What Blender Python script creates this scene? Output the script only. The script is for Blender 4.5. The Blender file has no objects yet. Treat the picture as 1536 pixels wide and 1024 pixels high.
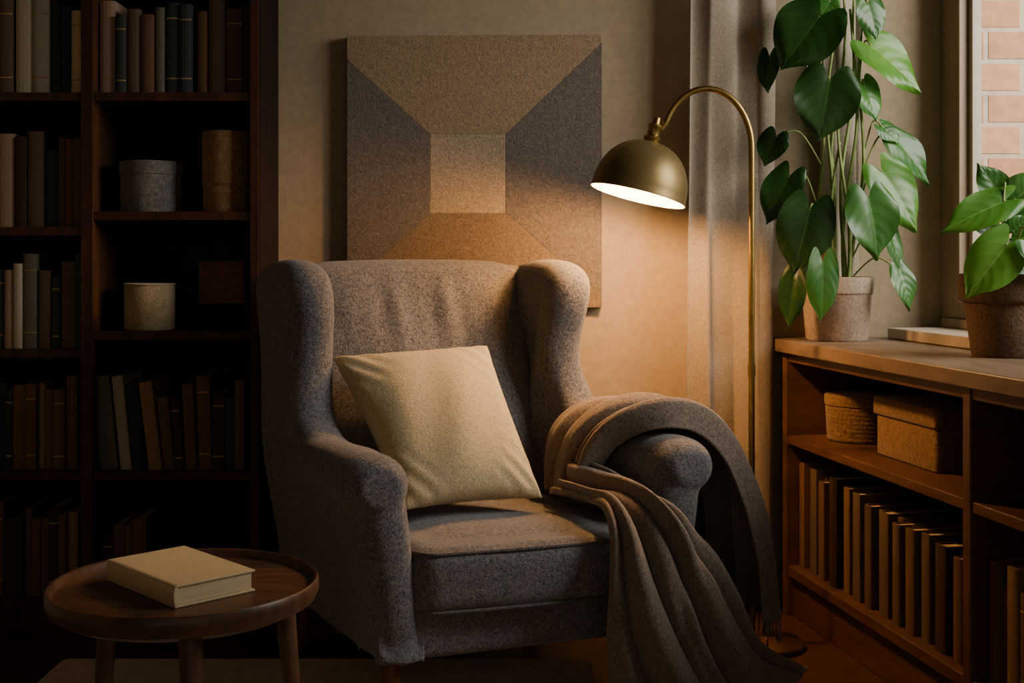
import bpy, math, random
from mathutils import Vector, Matrix
random.seed(7)
R = random.random
def ru(a,b): return a+(b-a)*random.random()
scene = bpy.context.scene

# ---------------------------------------------------------------- materials
def mat_base(name):
    m = bpy.data.materials.new(name); m.use_nodes = True
    nt = m.node_tree; nt.nodes.clear()
    out = nt.nodes.new('ShaderNodeOutputMaterial')
    b = nt.nodes.new('ShaderNodeBsdfPrincipled')
    nt.links.new(b.outputs[0], out.inputs[0])
    return m, nt, b, out
def N(nt, t, **kw):
    n = nt.nodes.new(t)
    for k,v in kw.items():
        if k in n.inputs: n.inputs[k].default_value = v
        else: setattr(n,k,v)
    return n
def ramp(nt, fac, stops):
    r = nt.nodes.new('ShaderNodeValToRGB')
    el = r.color_ramp.elements
    while len(el) < len(stops): el.new(0.5)
    for e,(p,c) in zip(el, stops):
        e.position = p; e.color = (c[0],c[1],c[2],1)
    nt.links.new(fac, r.inputs[0]); return r
def hexc(h):
    h=h.lstrip('#'); o=[]
    for i in (0,2,4):
        c=int(h[i:i+2],16)/255
        o.append(c/12.92 if c<=0.04045 else ((c+0.055)/1.055)**2.4)
    return tuple(o)
def m_noise(name, c1, c2, scale=20, rough=0.7, bump=0.2, metallic=0.0, detail=6, dist=0.01, stretch=None, big=None, sheen=0.0, spec=0.3):
    m, nt, b, out = mat_base(name)
    tc = nt.nodes.new('ShaderNodeTexCoord')
    mp = nt.nodes.new('ShaderNodeMapping')
    nt.links.new(tc.outputs['Object'], mp.inputs[0])
    if stretch: mp.inputs['Scale'].default_value = stretch
    n = N(nt,'ShaderNodeTexNoise',Scale=scale,Detail=detail,Roughness=0.65)
    nt.links.new(mp.outputs[0], n.inputs['Vector'])
    r = ramp(nt, n.outputs[0], [(0.33,c1),(0.68,c2)])
    col = r.outputs[0]
    if big:
        n2 = N(nt,'ShaderNodeTexNoise',Scale=big[0],Detail=3.0)
        nt.links.new(tc.outputs['Object'], n2.inputs['Vector'])
        r2 = ramp(nt, n2.outputs[0], [(0.3,(big[1],)*3),(0.7,(1,1,1))])
        mx = nt.nodes.new('ShaderNodeMixRGB'); mx.blend_type='MULTIPLY'; mx.inputs[0].default_value=1
        nt.links.new(col, mx.inputs[1]); nt.links.new(r2.outputs[0], mx.inputs[2]); col = mx.outputs[0]
    nt.links.new(col, b.inputs['Base Color'])
    b.inputs['Roughness'].default_value = rough
    b.inputs['Metallic'].default_value = metallic
    b.inputs['Specular IOR Level'].default_value = spec
    if sheen: 
        b.inputs['Sheen Weight'].default_value = sheen
        b.inputs['Sheen Roughness'].default_value = 0.6
    if bump:
        bp = N(nt,'ShaderNodeBump',Strength=bump,Distance=dist)
        nt.links.new(n.outputs[0], bp.inputs['Height']); nt.links.new(bp.outputs[0], b.inputs['Normal'])
    return m
def m_wool(name, c1, c2, scale=260, bump=0.6, sheen=0.25, wr=0.0, lo=0.4, wdist=0.03):
    """speckled woven wool: fine fibre noise, a little medium mottling, soft large undulation"""
    m, nt, b, out = mat_base(name)
    tc = nt.nodes.new('ShaderNodeTexCoord')
    n = N(nt,'ShaderNodeTexNoise',Scale=scale,Detail=3.0,Roughness=0.7)
    nt.links.new(tc.outputs['Object'], n.inputs['Vector'])
    n3 = N(nt,'ShaderNodeTexNoise',Scale=scale*0.4,Detail=4.0,Roughness=0.7)
    nt.links.new(tc.outputs['Object'], n3.inputs['Vector'])
    mxn = nt.nodes.new('ShaderNodeMix'); mxn.data_type='FLOAT'; mxn.inputs[0].default_value=lo
    nt.links.new(n.outputs[0],mxn.inputs[2]); nt.links.new(n3.outputs[0],mxn.inputs[3])
    hf=mxn.outputs[0]
    r = ramp(nt, hf, [(0.36,c1),(0.64,c2)])
    nt.links.new(r.outputs[0], b.inputs['Base Color'])
    b.inputs['Roughness'].default_value = 0.95
    b.inputs['Specular IOR Level'].default_value = 0.1
    b.inputs['Sheen Weight'].default_value = sheen
    b.inputs['Sheen Roughness'].default_value = 0.5
    bp = N(nt,'ShaderNodeBump',Strength=bump,Distance=0.004)
    nt.links.new(hf, bp.inputs['Height'])
    last = bp
    if wr:
        n2 = N(nt,'ShaderNodeTexNoise',Scale=5.0,Detail=3.0,Distortion=1.2)
        nt.links.new(tc.outputs['Object'], n2.inputs['Vector'])
        bp2 = N(nt,'ShaderNodeBump',Strength=wr,Distance=wdist)
        nt.links.new(n2.outputs[0], bp2.inputs['Height']); nt.links.new(bp.outputs[0], bp2.inputs['Normal']); last=bp2
    nt.links.new(last.outputs[0], b.inputs['Normal'])
    return m
def m_wood(name, c1, c2, axis=(1,12,12), scale=3.0, rough=0.45, spec=0.4):
    return m_noise(name,c1,c2,scale=scale,rough=rough,bump=0.12,dist=0.004,stretch=axis,detail=8,big=(2.0,0.75),spec=spec)

M = {}
M['wall'] = m_noise('plaster_wall', hexc('9c8c74'), hexc('ab9a7f'), scale=45, rough=0.92, bump=0.15, dist=0.004, big=(1.5,0.94), spec=0.1)
M['ceil'] = m_noise('ceiling_paint', hexc('6e6252'), hexc('7a6e5d'), scale=20, rough=0.95, bump=0.1)
M['trim'] = m_noise('trim_paint', hexc('6b5c48'), hexc('796a55'), scale=20, rough=0.6, bump=0.05)
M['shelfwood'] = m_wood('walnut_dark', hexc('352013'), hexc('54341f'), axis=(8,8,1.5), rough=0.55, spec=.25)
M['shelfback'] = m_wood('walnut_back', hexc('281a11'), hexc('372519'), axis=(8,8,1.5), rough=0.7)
M['shelfside_shade'] = m_wood('walnut_side_shaded', hexc('1a100a'), hexc('261810'), axis=(8,8,1.5), rough=0.8, spec=.15)  # walnut with shade put into its colour, against the lamp glow
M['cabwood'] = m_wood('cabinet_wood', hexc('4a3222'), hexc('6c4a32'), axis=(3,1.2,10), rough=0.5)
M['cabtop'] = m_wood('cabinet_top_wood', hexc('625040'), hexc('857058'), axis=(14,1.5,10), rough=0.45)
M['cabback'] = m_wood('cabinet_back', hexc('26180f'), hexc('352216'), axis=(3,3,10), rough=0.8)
M['tablewood'] = m_wood('table_walnut', hexc('443022'), hexc('6a4d3a'), axis=(2,14,8), rough=0.4)
M['legwood'] = m_wood('leg_wood', hexc('5a3418'), hexc('7a4a26'), axis=(10,10,1.5), rough=0.45)
M['wool'] = m_wool('charcoal_wool', hexc('343434'), hexc('8c8987'), scale=280, bump=1.0, sheen=0.2, wr=0.15)
M['piping'] = m_wool('charcoal_piping', hexc('3a3836'), hexc('75716d'), scale=300, bump=0.5, sheen=0.2)
M['linen'] = m_wool('cream_linen', hexc('a5956f'), hexc('d6c59d'), scale=300, bump=0.8, sheen=0.15, wr=0.12)
M['blanket'] = m_wool('taupe_blanket', hexc('524840'), hexc('958778'), scale=300, bump=1.0, sheen=0.25, wr=0.1)
M['brass'] = m_noise('aged_brass', hexc('8a723f'), hexc('a98f54'), scale=30, rough=0.36, bump=0.02, metallic=1.0)
M['brassdome'] = m_noise('bronze_shade', hexc('7a6840'), hexc('877349'), scale=20, rough=0.42, bump=0.02, metallic=0.6)
M['brassbase'] = m_noise('bronze_base', hexc('5a4629'), hexc('6e5533'), scale=20, rough=0.4, bump=0.02, metallic=0.8)
M['shadein'] = m_noise('shade_lining', hexc('efe2c6'), hexc('f7ecd6'), scale=60, rough=0.6, bump=0.05)
M['curtain'] = m_wool('linen_curtain', hexc('857a6a'), hexc('aa9f8c'), scale=300, bump=0.4, sheen=0.1)
M['rug'] = m_wool('wool_rug', hexc('9d8f78'), hexc('d6c6a9'), scale=120, bump=1.0, sheen=0.2)
M['art_tan'] = m_wool('felt_tan', hexc('74624c'), hexc('a89071'), scale=190, bump=1.0)
M['art_lt'] = m_wool('felt_light', hexc('7d6e58'), hexc('b3a084'), scale=190, bump=1.0)
M['art_gray'] = m_wool('felt_gray', hexc('4e4740'), hexc('7b7065'), scale=190, bump=1.0)
M['art_rust'] = m_wool('felt_brown', hexc('5c4f3d'), hexc('857259'), scale=190, bump=1.0)
M['pages'] = m_noise('book_pages', hexc('b7a685'), hexc('cfc0a0'), scale=6, rough=0.9, bump=0.3, stretch=(1,1,120), dist=0.001)
M['creamcover'] = m_noise('cream_cover', hexc('bcae88'), hexc('ccbf9b'), scale=120, rough=0.7, bump=0.1, dist=0.001)
M['potA'] = m_noise('pot_clay', hexc('8a7a6a'), hexc('b09d88'), scale=120, rough=0.95, bump=0.5, dist=0.003)
M['potB'] = m_noise('pot_woven', hexc('4a3928'), hexc('705a45'), scale=140, rough=0.95, bump=0.8, dist=0.004)
M['soil'] = m_noise('soil', hexc('1a120c'), hexc('352618'), scale=60, rough=1, bump=1.0)
M['boxgray'] = m_wool('box_gray_felt', hexc('4b4946'), hexc('76726c'), scale=140)
M['boxtan'] = m_wool('box_tan_felt', hexc('6a5035'), hexc('94744f'), scale=140)
M['boxcream'] = m_wool('box_cream_felt', hexc('857558'), hexc('ab9a78'), scale=140)
M['plaque'] = m_wool('plaque_brown', hexc('66452f'), hexc('855d41'), scale=100)
M['basket'] = m_wool('basket_fibre', hexc('5c432a'), hexc('917046'), scale=150, bump=1.2)
M['stem'] = m_noise('plant_stem', hexc('6c8040'), hexc('93a35a'), scale=40, rough=0.6, bump=0.1)
M['winframe'] = m_wood('window_frame', hexc('8a735b'), hexc('aa9375'), axis=(10,10,1.5), rough=0.5)
M['sill'] = m_noise('sill_paint', hexc('a89c88'), hexc('bbb19d'), scale=30, rough=0.6, bump=0.05)
cols = ['b8ad95','a39b86','8e9484','3c4238','c5b38a','a38872','5e615d','665341','6c5038','3a4041','333b38','8d7350','5d4c3d','6d5036','b09a76','43321f','6d6a5c','a5865e','36463f','7d6144']
BK = []
for i,c in enumerate(cols):
    c0 = hexc(c); BK.append(m_noise('book_cloth_%02d'%i, tuple(x*0.8 for x in c0), c0, scale=150, rough=0.8, bump=0.15, dist=0.001))
BK_GOLD = m_noise('book_band', hexc('8a7448'), hexc('a48c5a'), scale=50, rough=0.5, bump=0.0)

def m_floor():
    m, nt, b, out = mat_base('wood_floor')
    tc = nt.nodes.new('ShaderNodeTexCoord')
    br = N(nt,'ShaderNodeTexBrick',Scale=1.0)
    br.inputs['Brick Width'].default_value=1.3; br.inputs['Row Height'].default_value=0.13
    br.inputs['Mortar Size'].default_value=0.002
    br.inputs['Color1'].default_value=(*hexc('4a2f20'),1); br.inputs['Color2'].default_value=(*hexc('583a28'),1)
    br.inputs['Mortar'].default_value=(0.005,0.003,0.002,1)
    nt.links.new(tc.outputs['Object'], br.inputs['Vector'])
    mp = nt.nodes.new('ShaderNodeMapping'); mp.inputs['Scale'].default_value=(2,25,1)
    nt.links.new(tc.outputs['Object'], mp.inputs[0])
    n = N(nt,'ShaderNodeTexNoise',Scale=3.0,Detail=8.0); nt.links.new(mp.outputs[0], n.inputs['Vector'])
    r = ramp(nt,n.outputs[0],[(0.3,(0.55,0.55,0.55)),(0.7,(1.1,1.1,1.1))])
    mx = nt.nodes.new('ShaderNodeMixRGB'); mx.blend_type='MULTIPLY'; mx.inputs[0].default_value=1
    nt.links.new(br.outputs[0],mx.inputs[1]); nt.links.new(r.outputs[0],mx.inputs[2])
    nt.links.new(mx.outputs[0], b.inputs['Base Color']); b.inputs['Roughness'].default_value=0.4
    bp = N(nt,'ShaderNodeBump',Strength=0.15,Distance=0.003); nt.links.new(n.outputs[0],bp.inputs['Height']); nt.links.new(bp.outputs[0],b.inputs['Normal'])
    return m
M['floor'] = m_floor()
def m_brick():
    m, nt, b, out = mat_base('outdoor_brick')
    tc = nt.nodes.new('ShaderNodeTexCoord')
    sp = nt.nodes.new('ShaderNodeSeparateXYZ'); cb = nt.nodes.new('ShaderNodeCombineXYZ')
    nt.links.new(tc.outputs['Object'],sp.inputs[0]); nt.links.new(sp.outputs[0],cb.inputs[0]); nt.links.new(sp.outputs[2],cb.inputs[1])
    br = N(nt,'ShaderNodeTexBrick',Scale=1.0)
    br.inputs['Brick Width'].default_value=0.24; br.inputs['Row Height'].default_value=0.104
    br.inputs['Mortar Size'].default_value=0.010; br.inputs['Mortar Smooth'].default_value=0.4
    br.inputs['Color1'].default_value=(*hexc('c48a66'),1); br.inputs['Color2'].default_value=(*hexc('daa884'),1)
    br.inputs['Mortar'].default_value=(*hexc('cfc0a8'),1)
    nt.links.new(cb.outputs[0], br.inputs['Vector'])
    n = N(nt,'ShaderNodeTexNoise',Scale=25.0,Detail=6.0); nt.links.new(tc.outputs['Object'],n.inputs['Vector'])
    r = ramp(nt,n.outputs[0],[(0.3,(0.75,0.75,0.75)),(0.7,(1.05,1.05,1.05))])
    mx = nt.nodes.new('ShaderNodeMixRGB'); mx.blend_type='MULTIPLY'; mx.inputs[0].default_value=1
    nt.links.new(br.outputs[0],mx.inputs[1]); nt.links.new(r.outputs[0],mx.inputs[2])
    nt.links.new(mx.outputs[0], b.inputs['Base Color']); b.inputs['Roughness'].default_value=0.95
    bp = N(nt,'ShaderNodeBump',Strength=0.6,Distance=0.01,invert=True); nt.links.new(br.outputs['Fac'],bp.inputs['Height']); nt.links.new(bp.outputs[0],b.inputs['Normal'])
    return m
M['brick'] = m_brick()
def m_leaf(name, c1, c2, vein):
    m, nt, b, out = mat_base(name)
    uv = nt.nodes.new('ShaderNodeUVMap'); uv.uv_map='UVMap'
    sp = nt.nodes.new('ShaderNodeSeparateXYZ'); nt.links.new(uv.outputs[0], sp.inputs[0])
    a = N(nt,'ShaderNodeMath',operation='SUBTRACT'); nt.links.new(sp.outputs[0],a.inputs[0]); a.inputs[1].default_value=0.5
    ab = N(nt,'ShaderNodeMath',operation='ABSOLUTE'); nt.links.new(a.outputs[0],ab.inputs[0])
    mu = N(nt,'ShaderNodeMath',operation='MULTIPLY_ADD'); nt.links.new(ab.outputs[0],mu.inputs[0]); mu.inputs[1].default_value=-0.75
    nt.links.new(sp.outputs[1],mu.inputs[2])
    fr = N(nt,'ShaderNodeMath',operation='MULTIPLY'); nt.links.new(mu.outputs[0],fr.inputs[0]); fr.inputs[1].default_value=36.0
    sn = N(nt,'ShaderNodeMath',operation='SINE'); nt.links.new(fr.outputs[0],sn.inputs[0])
    pw = N(nt,'ShaderNodeMapRange'); nt.links.new(sn.outputs[0],pw.inputs[0]); pw.inputs[1].default_value=0.92; pw.inputs[2].default_value=1.0
    pw.inputs[4].default_value=0.25
    mid = N(nt,'ShaderNodeMapRange'); nt.links.new(ab.outputs[0],mid.inputs[0]); mid.inputs[1].default_value=0.025; mid.inputs[2].default_value=0.0
    mxm = N(nt,'ShaderNodeMath',operation='MAXIMUM'); nt.links.new(pw.outputs[0],mxm.inputs[0]); nt.links.new(mid.outputs[0],mxm.inputs[1])
    tc = nt.nodes.new('ShaderNodeTexCoord')
    n = N(nt,'ShaderNodeTexNoise',Scale=9.0,Detail=4.0); nt.links.new(tc.outputs['Object'],n.inputs['Vector'])
    r = ramp(nt,n.outputs[0],[(0.3,c1),(0.7,c2)])
    mx = nt.nodes.new('ShaderNodeMixRGB'); nt.links.new(r.outputs[0],mx.inputs[1]); mx.inputs[2].default_value=(*vein,1)
    sc = N(nt,'ShaderNodeMath',operation='MULTIPLY'); nt.links.new(mxm.outputs[0],sc.inputs[0]); sc.inputs[1].default_value=0.45
    nt.links.new(sc.outputs[0], mx.inputs[0])
    nt.links.new(mx.outputs[0], b.inputs['Base Color']); b.inputs['Roughness'].default_value=0.34
    bp = N(nt,'ShaderNodeBump',Strength=0.12,Distance=0.002,invert=True); nt.links.new(sn.outputs[0],bp.inputs['Height']); nt.links.new(bp.outputs[0],b.inputs['Normal'])
    tr = nt.nodes.new('ShaderNodeBsdfTranslucent'); nt.links.new(mx.outputs[0], tr.inputs[0])
    ms = nt.nodes.new('ShaderNodeMixShader'); ms.inputs[0].default_value=0.3
    nt.links.new(b.outputs[0],ms.inputs[1]); nt.links.new(tr.outputs[0],ms.inputs[2]); nt.links.new(ms.outputs[0],out.inputs[0])
    return m
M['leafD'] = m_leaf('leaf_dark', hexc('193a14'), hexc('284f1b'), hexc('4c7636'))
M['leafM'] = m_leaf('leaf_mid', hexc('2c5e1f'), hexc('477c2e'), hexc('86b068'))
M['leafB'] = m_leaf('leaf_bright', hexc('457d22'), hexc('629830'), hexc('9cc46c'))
def m_glass():
    m = bpy.data.materials.new('window_glass'); m.use_nodes=True; nt=m.node_tree; nt.nodes.clear()
    out=nt.nodes.new('ShaderNodeOutputMaterial'); t=nt.nodes.new('ShaderNodeBsdfTransparent'); g=nt.nodes.new('ShaderNodeBsdfGlossy')
    g.inputs['Roughness'].default_value=0.03
    ms=nt.nodes.new('ShaderNodeMixShader'); ms.inputs[0].default_value=.05; nt.links.new(t.outputs[0],ms.inputs[1]); nt.links.new(g.outputs[0],ms.inputs[2]); nt.links.new(ms.outputs[0],out.inputs[0])
    return m
M['glass']=m_glass()
def m_emit(name,c,s):
    m = bpy.data.materials.new(name); m.use_nodes=True; nt=m.node_tree; nt.nodes.clear()
    out=nt.nodes.new('ShaderNodeOutputMaterial'); e=nt.nodes.new('ShaderNodeEmission'); e.inputs[0].default_value=(*c,1); e.inputs[1].default_value=s
    nt.links.new(e.outputs[0],out.inputs[0]); return m
M['bulb']=m_emit('bulb_glow',(1.0,0.72,0.4),12)

# ---------------------------------------------------------------- mesh helpers
TOP = {}
def group(name):
    e = bpy.data.objects.new(name, None); e.empty_display_size=0.1
    scene.collection.objects.link(e); TOP[e.name]=e; return e
class MB:
    def __init__(s): s.v=[]; s.f=[]; s.m=[]; s.mats=[]; s.uv=None
    def mi(s,mat):
        if mat not in s.mats: s.mats.append(mat)
        return s.mats.index(mat)
    def add(s, verts, faces, mat):
        o=len(s.v); s.v += [tuple(v) for v in verts]; i=s.mi(mat)
        for f in faces: s.f.append(tuple(o+k for k in f)); s.m.append(i)
    def box(s, x0,x1,y0,y1,z0,z1, mat, mx=None):
        vs=[Vector((x,y,z)) for x in (x0,x1) for y in (y0,y1) for z in (z0,z1)]
        if mx is not None: vs=[mx@v for v in vs]
        s.add(vs,[(0,1,3,2),(4,6,7,5),(0,4,5,1),(2,3,7,6),(0,2,6,4),(1,5,7,3)],mat)
    def prism(s, poly, z0, z1, mat, mx=None):
        n=len(poly); vs=[Vector((p[0],p[1],z0)) for p in poly]+[Vector((p[0],p[1],z1)) for p in poly]
        if mx is not None: vs=[mx@v for v in vs]
        s.add(vs,[tuple(range(n-1,-1,-1)),tuple(range(n,2*n))]+[(i,(i+1)%n,n+(i+1)%n,n+i) for i in range(n)],mat)
    def lathe(s, prof, mat, mx=None, seg=48, closed=False):
        vs=[];n=len(prof)
        for k in range(seg):
            a=2*math.pi*k/seg
            for r,z in prof:
                v=Vector((r*math.cos(a),r*math.sin(a),z)); vs.append(mx@v if mx is not None else v)
        fs=[]
        for k in range(seg):
            k2=(k+1)%seg
            for i in range(n-1 if not closed else n):
                j=(i+1)%n
                fs.append((k*n+i,k2*n+i,k2*n+j,k*n+j))
        s.add(vs,fs,mat)
    def tube(s, pts, rad, mat, seg=10, closed=False, caps=True):
        pts=[Vector(p) for p in pts]; n=len(pts)
        if not callable(rad): rr=rad; rad=lambda t:rr
        T=[]
        for i in range(n):
            a=pts[(i-1)%n] if (closed or i>0) else pts[i]; b=pts[(i+1)%n] if (closed or i<n-1) else pts[i]
            d=(b-a); T.append(d.normalized() if d.length>1e-9 else Vector((0,0,1)))
        up=Vector((0,0,1)) if abs(T[0].z)<0.9 else Vector((1,0,0))
        nr=(up-T[0]*up.dot(T[0])).normalized(); vs=[]
        for i in range(n):
            nr=(nr-T[i]*nr.dot(T[i])); nr=nr.normalized() if nr.length>1e-6 else Vector((1,0,0))
            bn=T[i].cross(nr); r=rad(i/max(1,n-1))
            for k in range(seg):
                a=2*math.pi*k/seg; vs.append(pts[i]+nr*(r*math.cos(a))+bn*(r*math.sin(a)))
        fs=[]
        for i in range(n if closed else n-1):
            j=(i+1)%n
            for k in range(seg):
                k2=(k+1)%seg; fs.append((i*seg+k,i*seg+k2,j*seg+k2,j*seg+k))
        if caps and not closed:
            fs.append(tuple(range(seg-1,-1,-1))); fs.append(tuple((n-1)*seg+k for k in range(seg)))
        s.add(vs,fs,mat)
    def grid(s, fn, nu, nv, mat):
        vs=[fn(i/nu,j/nv) for i in range(nu+1) for j in range(nv+1)]
        fs=[(i*(nv+1)+j,(i+1)*(nv+1)+j,(i+1)*(nv+1)+j+1,i*(nv+1)+j+1) for i in range(nu) for j in range(nv)]
        s.add(vs,fs,mat)
    def build(s, name, smooth=False, parent=None, bevel=0, fixn=True, angle=None):
        me=bpy.data.meshes.new(name); me.from_pydata(s.v,[],s.f)
        for m in s.mats: me.materials.append(m)
        for p,i in zip(me.polygons,s.m): p.material_index=i
        if fixn:
            import bmesh
            bm=bmesh.new(); bm.from_mesh(me); bmesh.ops.recalc_face_normals(bm,faces=bm.faces); bm.to_mesh(me); bm.free()
        if smooth:
            for p in me.polygons: p.use_smooth=True
        if angle: me.set_sharp_from_angle(angle=math.radians(angle))
        ob=bpy.data.objects.new(name,me); scene.collection.objects.link(ob)
        if parent: ob.parent=parent
        else: TOP[ob.name]=ob
        if bevel:
            b=ob.modifiers.new('bevel','BEVEL'); b.width=bevel; b.segments=2; b.limit_method='ANGLE'; b.angle_limit=math.radians(40)
        return ob
def cr(pts, n=8, closed=False):
    P=[Vector(p) for p in pts]; out=[]; L=len(P)
    rng = L if closed else L-1
    for i in range(rng):
        if closed: p0,p1,p2,p3=P[(i-1)%L],P[i],P[(i+1)%L],P[(i+2)%L]
        else: p0,p1,p2,p3=P[max(i-1,0)],P[i],P[i+1],P[min(i+2,L-1)]
        for k in range(n):
            t=k/n; out.append(0.5*((2*p1)+(p2-p0)*t+(2*p0-5*p1+4*p2-p3)*t*t+(3*p1-p0-3*p2+p3)*t**3))
    if not closed: out.append(P[-1])
    return out
def crv(pts, t):
    L=len(pts)-1; x=min(max(t,0),0.99999)*L; i=int(x); f=x-i
    p0,p1,p2,p3=pts[max(i-1,0)],pts[i],pts[i+1],pts[min(i+2,L)]
    return 0.5*((2*p1)+(p2-p0)*f+(2*p0-5*p1+4*p2-p3)*f*f+(3*p1-p0-3*p2+p3)*f**3)
def sm(x,a,b):
    t=min(max((x-a)/(b-a),0),1); return t*t*(3-2*t)
def slab(mb, outline, c0, c1, r, mp, mat, k=5):
    """rounded-edge slab: closed 2D outline (a,b), thickness c0..c1, mp(a,b,c)->xyz"""
    n=len(outline); O=[Vector((p[0],p[1])) for p in outline]
    area=sum(O[i].x*O[(i+1)%n].y-O[(i+1)%n].x*O[i].y for i in range(n)); sg=1 if area>0 else -1
    nm=[]
    for i in range(n):
        d=(O[(i+1)%n]-O[(i-1)%n]).normalized(); nm.append(Vector((-d.y,d.x))*sg)
    rings=[]
    for q in range(k+1):
        a=-math.pi/2+math.pi/2*q/k; rings.append((c0+r+r*math.sin(a), r*(1-math.cos(a))))
    for q in range(k+1):
        a=math.pi/2*q/k; rings.append((c1-r+r*math.sin(a), r*(1-math.cos(a))))
    vs=[]
    for c,ins in rings:
        for i in range(n):
            p=O[i]+nm[i]*ins; vs.append(mp(p.x,p.y,c))
    fs=[tuple(range(n-1,-1,-1)), tuple((len(rings)-1)*n+i for i in range(n))]
    for j in range(len(rings)-1):
        for i in range(n):
            i2=(i+1)%n; fs.append((j*n+i,j*n+i2,(j+1)*n+i2,(j+1)*n+i))
    mb.add(vs,fs,mat)
def remesh(ob, vox=0.008, it=4, fac=0.6):
    r=ob.modifiers.new('remesh','REMESH'); r.mode='VOXEL'; r.voxel_size=vox; r.use_smooth_shade=True
    s=ob.modifiers.new('soften','SMOOTH'); s.factor=fac; s.iterations=it

# ---------------------------------------------------------------- room shell
H=1.03; YB=3.6
CEIL=2.65
mb=MB(); mb.box(-1.75,2.3,-1.8,3.75,-0.06,0,M['floor']); mb.build('floor')
mb=MB(); mb.box(-1.85,1.6,-1.8,3.75,CEIL,CEIL+0.08,M['ceil']); mb.build('ceiling')
mb=MB(); mb.box(-1.85,1.36,YB,YB+0.12,0,CEIL,M['wall']); mb.build('wall_back')
mb=MB(); mb.box(-1.85,-1.73,-1.8,YB,0,CEIL,M['wall']); mb.build('wall_left')
d=Vector((0.174,-0.985,0)).normalized(); nn=Vector((-d.y,d.x,0))
def frame(o):
    return Matrix(((d.x,nn.x,0,o[0]),(d.y,nn.y,0,o[1]),(0,0,1,0),(0,0,0,1)))
WM=frame((1.29,3.6))
mb=MB()
s0,s1,z0,z1=0.04,1.55,0.86,2.35; WT=.075
mb.box(0.0,s0,0,WT,0,CEIL,M['wall'],WM); mb.box(s1,5.4,0,WT,0,CEIL,M['wall'],WM)
mb.box(s0,s1,0,WT,0,z0,M['wall'],WM); mb.box(s0,s1,0,WT,z1,CEIL,M['wall'],WM)
mb.build('wall_right')
mb=MB(); fw=.080
mb.box(s0,s0+fw,-.015,.05,z0,z1,M['winframe'],WM); mb.box(s1-fw,s1,-.015,.05,z0,z1,M['winframe'],WM)
mb.box(s0+fw,s1-fw,-.015,.05,z0,z0+.05,M['winframe'],WM); mb.box(s0+fw,s1-fw,-.015,.05,z1-.08,z1,M['winframe'],WM)
sw=.020
mb.box(s0+fw,s0+fw+sw,.015,.045,z0+.05,z1-.08,M['sill'],WM); mb.box(s1-fw-sw,s1-fw,.015,.045,z0+.05,z1-.08,M['sill'],WM)
mb.box(s0+fw+sw,s1-fw-sw,.015,.045,z0+.05,z0+.08,M['sill'],WM); mb.box(s0+fw+sw,s1-fw-sw,.015,.045,z1-.11,z1-.08,M['sill'],WM)
mb.box(.80,.83,.015,.045,z0+.08,z1-.11,M['sill'],WM)
win=group('window_1')
mb.build('frame',parent=win,bevel=.003)
mb=MB(); mb.box(s0+fw+sw,s1-fw-sw,.028,.031,z0+.08,z1-.11,M['glass'],WM); mb.build('pane',parent=win)
mb=MB(); mb.box(0.045,1.6,-.20,-.001,.801,.832,M['sill'],WM); mb.box(0.045,1.6,-.03,-.001,.832,.86,M['winframe'],WM); mb.build('window_sill',bevel=.004)
mb=MB(); mb.box(-0.69,0.76,YB-.016,YB-.001,0,.09,M['trim']); mb.build('baseboard_back',bevel=.003)
mb=MB(); mb.box(1.40,4.6,3.95,4.1,-.5,3.6,M['brick']); mb.build('brick_wall')

# ---------------------------------------------------------------- books
def book(mb, mx, w, dp, h, cover, band=False):
    """x: thickness, y: depth from spine(0), z: up"""
    t=0.0028
    mb.box(0,t,0.004,dp,0,h,cover,mx); mb.box(w-t,w,0.004,dp,0,h,cover,mx)
    k=6; poly=[(0,0.006)]+[(w/2-w/2*math.cos(math.pi*i/k), 0.006-0.006*math.sin(math.pi*i/k)) for i in range(1,k)]+[(w,0.006),(w-t,0.009),(t,0.009)]
    mb.prism(poly,0,h,cover,mx)
    mb.box(t,w-t,0.009,dp-0.005,0.003,h-0.004,M['pages'],mx)
    if band:
        for zz in (h*0.82,h*0.16):
            poly2=[(0.0006,0.0045)]+[(w/2-(w/2)*math.cos(math.pi*i/k), 0.0052-0.006*math.sin(math.pi*i/k)) for i in range(1,k)]+[(w-.0006,0.0045)]
            mb.prism(poly2,zz,zz+0.004,BK_GOLD,mx)
def row(mb, base, x0, x1, z, hs, dp, cols, y, w=(.018,.034), lean=0.0, maxh=1):
    x=x0; i=0
    while True:
        wd=ru(*w); h=ru(*hs)
        if x+wd>x1: break
        mx=base@Matrix.Translation((x,y+ru(0,.02),z))
        book(mb,mx,wd,dp*ru(.85,1),h,BK[random.choice(cols)],R()<.3)
        x+=wd+ru(.0005,.003); i+=1
I4=Matrix.Identity(4)

# tall bookcase on the left
FY=3.33
lev_r=[1.496,1.165,0.832,0.442,0.085]; lev_l=[1.496,1.122,0.782,0.442,0.085]
mb=MB(); W_=M['shelfwood']
xs=[(-1.665,-1.635),(-1.197,-1.163),(-.727,-.703)]
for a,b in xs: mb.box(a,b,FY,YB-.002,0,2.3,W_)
mb.box(-.703,-.700,FY+.003,YB-.002,0,2.3,M['shelfside_shade'])  # thin sheet added on the outer face to carry the painted shade
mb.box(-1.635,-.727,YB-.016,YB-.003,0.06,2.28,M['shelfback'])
mb.box(-1.635,-1.197,FY,YB-.003,2.27,2.3,W_); mb.box(-1.163,-.727,FY,YB-.003,2.27,2.3,W_)
for z in lev_l+[1.87]: mb.box(-1.635,-1.197,FY+.004,YB-.016,z-.024,z,W_)
for z in lev_r+[1.87]: mb.box(-1.163,-.727,FY+.004,YB-.016,z-.024,z,W_)
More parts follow.
